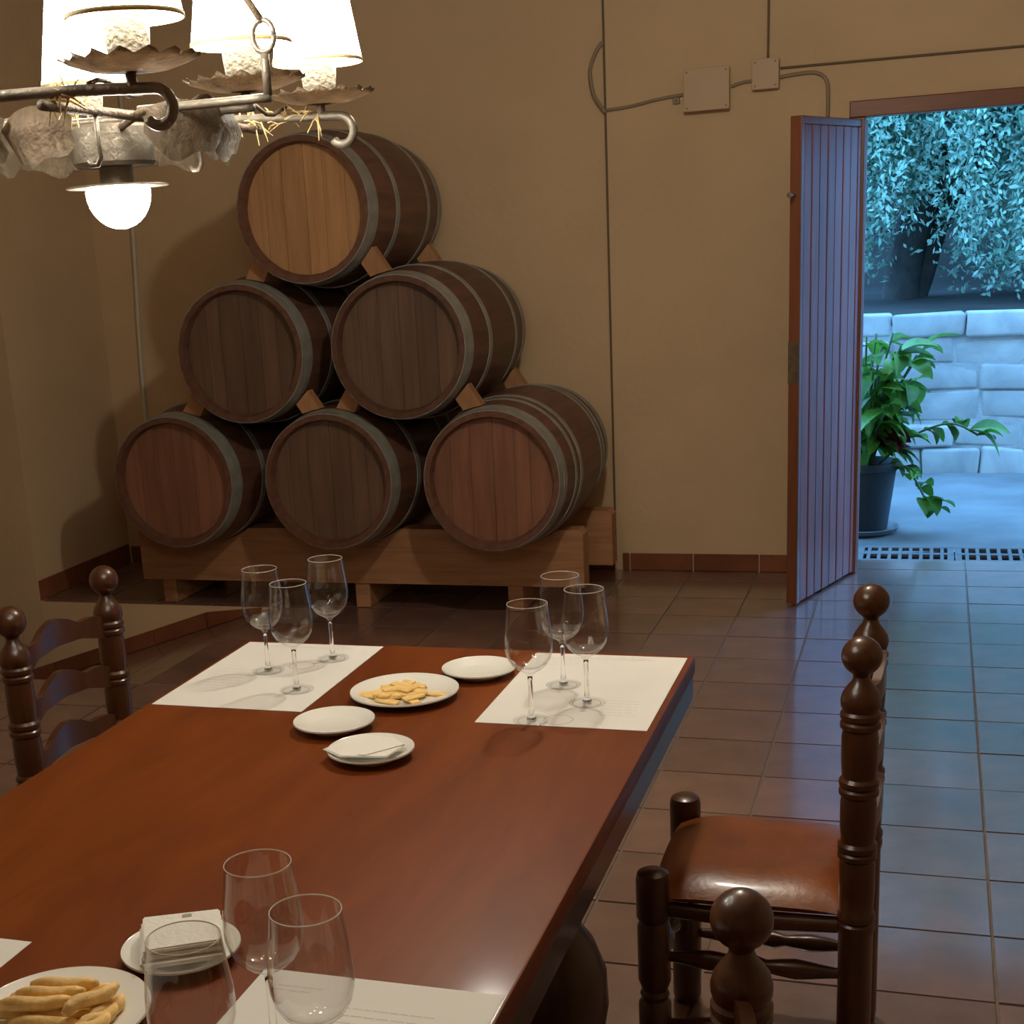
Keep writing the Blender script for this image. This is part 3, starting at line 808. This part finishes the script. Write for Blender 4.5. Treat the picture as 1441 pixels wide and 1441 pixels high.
tag(c2, 'turned dark wooden chair beside the placemat and glasses at the breadstick end of the table', 'chair', 'ladder-back dining chairs')
c3 = copy_tree(ch); c3.location = (-1.632, 2.68, 0); c3.rotation_euler = (0, 0, pi)
tag(c3, 'turned dark wooden chair on the ramp side, slats showing against the kerb', 'chair', 'ladder-back dining chairs')

# ------------------------------------------------------------------ placemats
def ring(bm_, cx, cy, r, wd, z, seg=48):
    a = [bm_.verts.new((cx+r*cos(2*pi*k/seg), cy+r*sin(2*pi*k/seg), z)) for k in range(seg)]
    b_ = [bm_.verts.new((cx+(r+wd)*cos(2*pi*k/seg), cy+(r+wd)*sin(2*pi*k/seg), z)) for k in range(seg)]
    for k in range(seg): bm_.faces.new((a[k], a[(k+1) % seg], b_[(k+1) % seg], b_[k]))
def placemat(x0, x1, y0, y1, label, rings, texts, rz=0.):
    cx, cy = (x0+x1)/2, (y0+y1)/2; w_, h_ = (x1-x0)/2, (y1-y0)/2
    e = empty('placemat', (cx, cy, T+.0003), rz, label, 'placemat', 'paper placemats')
    ps = obj('paper_sheet', nbox(-w_, w_, -h_, h_, 0, .0006), 'paper', e)
    if rings:
        for rx, ry in rings:
            rb = bmesh.new(); ring(rb, rx-cx, ry-cy, .0255, .0012, .0008)
            sub(obj('printed_ring', rb, 'ink', e), ps)
    tbm = bmesh.new(); rgt_ = random.Random(int(abs(cx*1000+cy*100)))
    for (a, b_, c, d, nl) in texts:
        for k in range(nl):
            yy = d+(c-d)*(k+.5)/nl; xx = a
            end = a+(b_-a)*rgt_.uniform(.75, 1)
            while xx < end:
                l_ = rgt_.uniform(.006, .02)
                v = [tbm.verts.new(p) for p in ((xx, yy-.0007, .0008), (min(xx+l_, end), yy-.0007, .0008), (min(xx+l_, end), yy+.0007, .0008), (xx, yy+.0007, .0008))]
                tbm.faces.new(v); xx += l_+.003
    tag(sub(obj('printed_lines', tbm, 'ink_pale', e), ps), kind='stuff')
placemat(-.762, -.449, 2.365, 2.815, 'white paper placemat with printed glass rings, barrel end of the table on the door side',
         [(-.66, 2.387), (-.654, 2.602), (-.586, 2.501), (-.615, 2.40)], [(-.12, -.04, .14, .2, 5), (.05, .13, -.16, -.06, 6), (-.1, .12, .19, .205, 2)])
placemat(-1.426, -1.106, 2.372, 2.82, 'white paper placemat at the barrel end of the table on the ramp side',
         [(-1.285, 2.613), (-1.172, 2.497), (-1.183, 2.715), (-1.23, 2.66)], [(-.13, -.03, -.1, .03, 7), (-.1, .1, .19, .205, 2)])
placemat(-.746, -.443, .995, 1.434, 'white paper placemat with printed text lines under the glasses near the napkin plate', [(-.661, 1.275), (-.565, 1.181), (-.658, 1.102)],
         [(-.02, .11, -.19, .16, 22), (-.12, -.06, .17, .19, 2)])
placemat(-1.385, -1.078, .99, 1.432, 'white paper placemat with only its corner showing beyond the breadstick plate', [], [(-.1, .1, -.15, .1, 10)])

# ------------------------------------------------------------------ wine glasses
def glass_template():
    e = empty('wine_glass')
    # bowl: outer and inner wall, thick bottom
    outer = [(.0045, .083), (.006, .088), (.012, .0925), (.022, .098), (.032, .107), (.039, .119), (.0425, .133), (.0435, .146), (.0425, .162), (.0405, .18), (.038, .198), (.0366, .212), (.0363, .2155), (.0362, .2165)]
    inner = [(.0352, .2165), (.0353, .2155), (.0356, .212), (.0370, .198), (.0393, .18), (.0413, .162), (.0423, .146), (.0413, .133), (.0378, .1195), (.0305, .109), (.02, .1018), (.009, .0985), (0, .098)]
    bm_ = nlathe([(0, .0828)]+outer+[(.0357, .2169)]+inner, 48, cap=False)
    bowl = obj('bowl', bm_, 'glass', e, 'all')
    st = [(0, .004), (.009, .0042), (.0055, .012), (.0042, .025), (.0038, .05), (.004, .075), (.0046, .0824), (0, .0824)]
    obj('stem', nlathe(st, 24, cap=False), 'glass_solid', e, 'all')
    ft = [(0, .0003), (.0335, .0003), (.0345, .0012), (.0335, .0022), (.02, .0030), (.009, .0039), (0, .0039)]
    obj('foot', nlathe(ft, 48, cap=False), 'glass_foot', e, 'all')
    sub(obj('rim', ntube([(.0357*cos(2*pi*k/48), .0357*sin(2*pi*k/48), .2172) for k in range(49)], .0007, 6), 'glass_rim', e, 'all'), bowl)  # thin ring added as a painted highlight on the lip of the bowl
    return e
G = [(-.661, 2.387), (-.654, 2.602), (-.585, 2.501), (-1.285, 2.613), (-1.170, 2.498), (-1.182, 2.715), (-.661, 1.275), (-.565, 1.181), (-.658, 1.102)]
g0 = glass_template()
lbs = ['wine glass on the ringed placemat standing beside the empty printed ring', 'wine glass on the ringed placemat standing closest to the barrels', 'wine glass on the ringed placemat standing closest to the leather-seated chair',
       'wine glass on the ramp-side placemat closest to the ramp-side chair', 'wine glass on the ramp-side placemat closest to the small plates', 'wine glass on the ramp-side placemat closest to the barrels',
       'wine glass on the text placemat closest to the thick napkin', 'wine glass on the text placemat closest to the door-side chair', 'wine glass on the text placemat farthest from the barrels']
for i, (x, y) in enumerate(G):
    g = g0 if i == 0 else copy_tree(g0)
    g.location = (x, y, T+.0013); g.rotation_euler = (0, 0, random.random()*6)
    tag(g, lbs[i], 'wine glass', ['glasses on the ringed placemat', 'glasses on the ramp-side placemat', 'glasses on the text placemat'][i//3])

# ------------------------------------------------------------------ plates
def plate(x, y, r, label, grp):
    k = r
    pr = [(0, .002), (k*.55, .0), (k*.60, .0), (k*.64, .003), (k*.97, .0135), (k, .0155), (k*.995, .018), (k*.96, .0172), (k*.66, .0075), (k*.6, .006), (0, .0058)]
    e = empty('dinner_plate' if r > .09 else 'side_plate', (x, y, T+.0002), label=label, cat='plate', group=grp)
    pb = obj('plate_body', nlathe(pr, 56, cap=False), 'china', e, True)
    sub(obj('rim_line', nlathe([(k*.985, .0179), (k*.9955, .0183), (k*1.001, .0163)], 56, cap=False), 'china', e, True), pb)
    return e
plate(-.938, 2.485, .105, 'large white plate of yellow cheese pieces', 'large plates')
plate(-1.006, 2.294, .0745, 'small empty white plate overlapping the ramp-side placemat corner', 'small plates')
plate(-.884, 2.161, .0750, 'small white plate with a flat folded napkin, mid table', 'small plates')
plate(-.838, 2.648, .0745, 'small empty white plate touching the ringed placemat', 'small plates')
plate(-.925, 1.259, .105, 'large white plate piled with breadsticks', 'large plates')
plate(-.862, 1.437, .0745, 'small white plate with a thick folded napkin beside the breadstick plate', 'small plates')

# cheese pieces: thin flat triangles in a heap
rg = random.Random(3)
for i in range(26):
    lay = i//11
    a = rg.uniform(0, 6.28); rr = rg.random()**.5*(.064-.017*lay)
    s = rg.uniform(.022, .032)
    bmx = nprism([(-s, -s*.45), (s, -s*.32), (s*.95, s*.34), (-s*.95, s*.40)], -.0022, .0022, axis='z')
    bmesh.ops.bevel(bmx, geom=bmx.edges[:], offset=.0008, segments=1, affect='EDGES')
    e = obj('cheese_piece', bmx, 'cheese')
    e.location = (-.938+rr*cos(a)*1.05, 2.485+rr*sin(a)*.9, T+.0088+lay*.0052+.0003*(i % 11)); e.rotation_euler = (rg.uniform(-.06, .06), rg.uniform(-.06, .06), rg.uniform(0, 6.28))
    tag(e, 'flat yellow cheese piece heaped on the large plate', 'cheese', 'cheese pieces on the plate')
# breadsticks
def stick(p, rz, ln, tilt=0.):
    pts = [(-ln/2+ln*k/8, .004*sin(k*.7+p[0]*50), .0025*sin(k*.9)) for k in range(9)]
    rr = [.004, .0072, .0085, .009, .009, .009, .0085, .0072, .004]
    e = obj('breadstick', ntube(pts, rr, 12), 'bread', None, 'all')
    e.location = p; e.rotation_euler = (0, tilt, rz)
    tag(e, 'golden breadstick piled on the large white plate', 'breadstick', 'breadsticks on the plate')
zb = T+.0165
for k in range(5): stick((-.925+.006*(k % 2), 1.232+.0185*k, zb), radians(8+3*k), .085)
for k in range(3): stick((-.872, 1.235+.02*k, zb), radians(75+6*k), .06)
stick((-.945, 1.245, zb+.0165), radians(15), .085); stick((-.94, 1.269, zb+.0165), radians(12), .08)
stick((-.935, 1.291, zb+.0165), radians(10), .08); stick((-.885, 1.265, zb+.018), radians(70), .075)
stick((-.98, 1.25, zb), radians(60), .05); stick((-.978, 1.282, zb), radians(50), .05)
# napkins
def napkin(x, y, z, pts, thick, layers, rz, label):
    e = empty('paper_napkin', (x, y, z), rz, label, 'napkin', 'folded paper napkins')
    for k in range(layers):
        sh = 1-.035*k
        bmx = nprism([(px*sh+.001*k, py*sh) for px, py in pts], k*thick+.0002, (k+1)*thick-.0003, axis='z')
        bmesh.ops.bevel(bmx, geom=bmx.edges[:], offset=thick*.25, segments=2, affect='EDGES')
        bmesh.ops.triangulate(bmx, faces=[f for f in bmx.faces if len(f.verts) > 4])
        obj('folded_layer', bmx, 'napkin', e, True)
    return e
e = napkin(-.888, 2.163, T+.0195, [(-.073, -.03), (-.035, .055), (.03, .045), (.062, .012), (.05, -.05), (-.03, -.06)], .0012, 2, 0, 'thin paper napkin folded flat on a small plate mid table')
bmx = bmesh.new(); box(bmx, -.004, .004, -.003, .003, .0026, .0029); o_ = obj('printed_mark', bmx, 'ink', e, loc=(.024, -.028, 0))
bmx = nprism([(.0, -.05), (.012, -.052), (.062, .01), (.05, .02)], .0027, .0038, axis='z'); obj('fold_flap', bmx, 'napkin', e)
e = napkin(-.862, 1.437, T+.0195, [(-.052, -.052), (.05, -.055), (.056, .04), (-.048, .05)], .0075, 3, radians(32), 'thick folded paper napkin on the small plate beside the breadsticks')
bmx = bmesh.new(); box(bmx, -.006, .006, -.004, .004, .0226, .023); obj('printed_mark', bmx, 'ink', e, loc=(.012, .03, 0))
bmx = bmesh.new(); tube(bmx, [(-.048, -.0545, .004), (0, -.0565, .004), (.048, -.0565, .004)], .0035, 8); obj('fold_edge', bmx, 'napkin', e, True)

# ------------------------------------------------------------------ chandelier
CX, CY = -1.03, 1.78
cd = empty('chandelier', (CX, CY, 1.66), label='wrought iron chandelier with glowing cream shades over the table', cat='chandelier')
def cl(p): return Vector(p)-Vector((CX, CY, 1.66))
XA, XB = -.84, -1.22
YS = [1.507, 1.796, 2.044]
def scroll(c, r0, r1, a0, a1, n, sx, y):
    out = []
    for k in range(n+1):
        t = k/n; a = a0+(a1-a0)*t; r_ = r0+(r1-r0)*t
        out.append(Vector((c[0]+sx*r_*cos(a), y, c[1]+r_*sin(a))))
    return out
for Y in (YS[0], YS[2]):
    zc = 1.795
    pts = scroll((XA+.028, zc-.022), .015, .022, radians(-140), radians(90), 18, 1, Y)[::1]
    mid = [Vector((XA+.028-k*(XA-XB+.056)/14, Y, zc+.008*sin(pi*k/14))) for k in range(1, 14)]
    end = scroll((XB-.028, zc-.022), .022, .015, radians(90), radians(-140), 18, -1, Y)
    obj('scroll_arm', ntube([cl(p) for p in pts+mid+end], .0065, 8, flat=(1, 1)), 'iron_light', cd, 'all')
for X in (-.945, -1.115):
    obj('side_rail', ntube([cl((X, YS[0]-.02+(YS[2]-YS[0]+.04)*k/10, 1.787)) for k in range(11)], .006, 8), 'iron', cd, 'all')
    obj('lamp_wire', ntube([cl((X+.05*(1 if X > CX else -1), YS[0]+(YS[2]-YS[0])*k/24, 1.806+.007*sin(k*1.1))) for k in range(25)], .0028, 6), 'iron', cd, 'all')
obj('scroll_arm', ntube([cl((CX-.10+.30*k/10, YS[1], 1.794)) for k in range(11)], .006, 8), 'iron_light', cd, 'all')
# central drum, leaf band, reflector disc and globe bulb
obj('drum', nlathe([(0, 1.735), (.05, 1.735), (.054, 1.74), (.054, 1.782), (.05, 1.786), (0, 1.786)], 40, Matrix.Translation((0, 0, -1.66))), 'iron_light', cd, True)
# ring band of overlapping hammered plates
for k in range(10):
    a = 2*pi*k/10+.2
    if abs(cos(a+radians(60))) > .85: continue
    bmx = bmesh.new(); n = 10; hgt = .068; wd = .058
    rows = []
    for i in range(n+1):
        t = -1+2*i/n; aa = a+t*.36; R_ = .155+.006*t
        top = 1.803-.012*abs(t)**2; bot = 1.803-hgt*(1-.35*abs(t)**3)+.006*sin(5*t)
        rows.append([bmx.verts.new(cl((CX+R_*cos(aa), CY+R_*sin(aa), top))), bmx.verts.new(cl((CX+(R_+.01)*cos(aa), CY+(R_+.01)*sin(aa), (top+bot)/2))), bmx.verts.new(cl((CX+R_*cos(aa), CY+R_*sin(aa), bot)))])
    for A, B in zip(rows, rows[1:]):
        for q in (0, 1): bmx.faces.new((A[q], A[q+1], B[q+1], B[q]))
    bmesh.ops.solidify(bmx, geom=bmx.faces[:], thickness=.002)
    obj('band_plate', bmx, 'iron', cd, 'all')
for k in range(4):
    a = pi/4+pi/2*k
    obj('drum_strut', ntube([cl((CX+.05*cos(a), CY+.05*sin(a), 1.78)), cl((CX+.155*cos(a), CY+.155*sin(a), 1.79))], .005, 8), 'iron', cd, 'all')
obj('lamp_socket', nlathe([(0, 1.712), (.022, 1.712), (.022, 1.7345), (0, 1.7345)], 24, Matrix.Translation((0, 0, -1.66))), 'iron_light', cd, True)
obj('reflector_disc', nlathe([(0, 1.7095), (.066, 1.7085), (.068, 1.7095), (.066, 1.7115), (0, 1.7115)], 48, Matrix.Translation((0, 0, -1.66))), 'iron_light', cd, True)
obj('globe_bulb', nlathe([(.042, 1.7075)]+[(.0425*cos(radians(d)), 1.703-.047*sin(radians(d))) for d in range(0, 90, 8)]+[(0, 1.656)], 32, Matrix.Translation((0, 0, -1.66)), cap=True), 'bulb', cd, 'all')
# lights: saucer, candle cup, shade
saucer_p = []
def make_saucer(p):
    bmx = bmesh.new(); seg = 64; rad = [.004, .02, .045, .066, .074]; zz = [0, .001, .004, .011, .016]
    rings = []
    for r_, z_ in zip(rad, zz):
        rings.append([bmx.verts.new((r_*(1+(.05*(1 if i % 4 < 2 else -1) if r_ > .07 else 0))*cos(2*pi*i/seg), r_*(1+(.05*(1 if i % 4 < 2 else -1) if r_ > .07 else 0))*sin(2*pi*i/seg), z_+(.0035*cos(2*pi*i/seg*16) if r_ > .07 else 0))) for i in range(seg)])
    for A, B in zip(rings, rings[1:]):
        for i in range(seg): bmx.faces.new((A[i], A[(i+1) % seg], B[(i+1) % seg], B[i]))
    bmx.faces.new(rings[0])
    bmesh.ops.solidify(bmx, geom=bmx.faces[:], thickness=.0018)
    o = obj('drip_saucer', bmx, 'iron', cd, 'all'); o.location = cl(p); return o
sm = cm = shm = tm = pm = None
for X in (XA, XB):
    for Y in YS:
        if X == XB and Y == YS[1]: continue
        p = (X, Y, 1.812)
        if sm is None:
            s_ = make_saucer(p); sm = s_.data
            q_ = obj('candle_cup', nlathe([(0, 0), (.018, 0), (.022, .01), (.025, .035), (.0265, .062), (.0255, .063), (.014, .063), (.014, .05), (0, .05)], 28), 'wax', cd, True); cm = q_.data
            h_ = obj('lamp_shade', nlathe([(.0635, 0), (.0435, .125)], 40, cap=False), 'shade', cd, 'all'); shm = h_.data
            t_ = obj('shade_trim', nlathe([(.0632, -.001), (.0646, -.001), (.0642, .004), (.0630, .004)], 40, cap=False), 'shade_trim', cd, 'all'); tm = t_.data
            k_ = obj('saucer_pin', nlathe([(.006, 0), (.006, .016), (0, .017)], 10), 'iron', cd, True); pm = k_.data
            b_ = obj('bulb', nlathe([(0, 0), (.008, .004), (.015, .022), (.016, .034), (.01, .05), (0, .058)], 16, cap=False), 'shade', cd, 'all'); bme = b_.data
            items = [s_, q_, h_, t_, k_, b_]
        else:
            items = [obj(n_, m_, None, cd) for n_, m_ in (('drip_saucer', sm), ('candle_cup', cm), ('lamp_shade', shm), ('shade_trim', tm), ('saucer_pin', pm), ('bulb', bme))]
        for o_, dz in zip(items, (0, .004, .056, .056, -.0165, .0685)): o_.location = cl((p[0], p[1], p[2]+dz))
        sub(items[3], items[2]); sub(items[5], items[1]); sub(items[4], items[0])
# hanging rods with ring hooks
TOP = Vector((CX, CY-.03, 2.27))
for sx in (1, -1):
    obj('hook_arm', ntube([cl((CX+sx*(.085+.18*k/6), 1.705, 1.794)) for k in range(7)], .0055, 8), 'iron_light', cd, 'all')
    b0 = Vector((CX+sx*.262, 1.705, 1.797)); r0 = b0+Vector((0, 0, .066))
    obj('hook_stem', ntube([cl(b0), cl(b0+Vector((0, 0, .03))), cl(b0+Vector((0, 0, .046)))], .0055, 8), 'iron_light', cd, 'all')
    obj('hook_ring', ntube([cl(r0+Vector((.014*cos(a), 0, .018*sin(a)))) for a in [2*pi*k/20 for k in range(20)]]+[cl(r0+Vector((.014, 0, 0)))], .0035, 8), 'iron_light', cd, 'all')
    obj('hanging_rod', ntube([cl(r0+Vector((0, 0, .016))), cl(r0.lerp(TOP, .5)), cl(TOP)], .0045, 8), 'iron', cd, 'all')
obj('top_ring', nlathe([(.02, 2.255), (.026, 2.26), (.026, 2.28), (.02, 2.285), (.014, 2.28), (.014, 2.26)], 20, Matrix.Translation((0, 0, -1.66))), 'iron', cd, True)
for k in range(15):
    z0 = 2.275+k*.042; a = k % 2*pi/2
    obj('chain_link', ntube([cl((CX+.012*cos(t)*cos(a), CY+.012*cos(t)*sin(a), z0+.022+.025*sin(t))) for t in [2*pi*i/14 for i in range(15)]], .0032, 6), 'iron', cd, 'all')
obj('ceiling_cup', nlathe([(0, 2.905), (.02, 2.905), (.05, 2.93), (.055, ZC-.002), (0, ZC-.002)], 28, Matrix.Translation((0, 0, -1.66))), 'iron', cd, True)
# drop hooks under the rails and straw tufts tied to the iron
for (X, Y) in ((-.945, 1.86), (-1.115, 1.62), (-.945, 1.6), (-1.115, 1.95)):
    obj('drop_hook', ntube([cl(p) for p in [(X, Y, 1.784), (X, Y, 1.75), (X+.001, Y, 1.735), (X-.004, Y, 1.727), (X-.012, Y, 1.727), (X-.016, Y, 1.733)]], .0032, 8), 'iron_light', cd, 'all')
rg = random.Random(21)
for (X, Y) in ((-.905, 2.044), (-.955, 2.044), (-1.0, 1.98), (-1.09, 1.507), (-.93, 1.507), (-.985, 1.62), (-.86, 2.044)):
    bmx = bmesh.new()
    for k in range(16):
        d = Vector((rg.gauss(0, .6), rg.gauss(0, .5), rg.gauss(.1, .8))).normalized()*rg.uniform(.015, .04)
        p0 = Vector((X+rg.uniform(-.02, .02), Y+rg.uniform(-.006, .006), 1.797+rg.uniform(-.006, .006)))
        tube(bmx, [cl(p0), cl(p0+d*.5+Vector((0, 0, .003))), cl(p0+d)], [.0016, .0013, .0005], 5)
    obj('straw_tuft', bmx, 'straw', cd)

# ------------------------------------------------------------------ globe lamp hanging from the ceiling (its light throws the barrel shadows)
gl = empty('ceiling_lamp', (-.62, 3.5, 2.53), label='round glowing globe lamp hanging from the ceiling between table and barrels', cat='ceiling lamp')
obj('globe', nlathe([(0, .06)]+[(.06*sin(radians(d)), .12-.06*cos(radians(d))) for d in range(10, 171, 10)], 32, cap=True), 'globe', gl, 'all')
obj('globe_cap', nlathe([(.03, .1775), (.034, .179), (.034, .20), (.012, .215), (0, .215)], 24), 'iron', gl, True)
obj('rod', nlathe([(.006, .2145), (.006, .395)], 12), 'iron', gl, True)
obj('ceiling_cup', nlathe([(0, .385), (.02, .385), (.05, .405), (.055, .4195), (0, .4195)], 28), 'iron', gl, True)
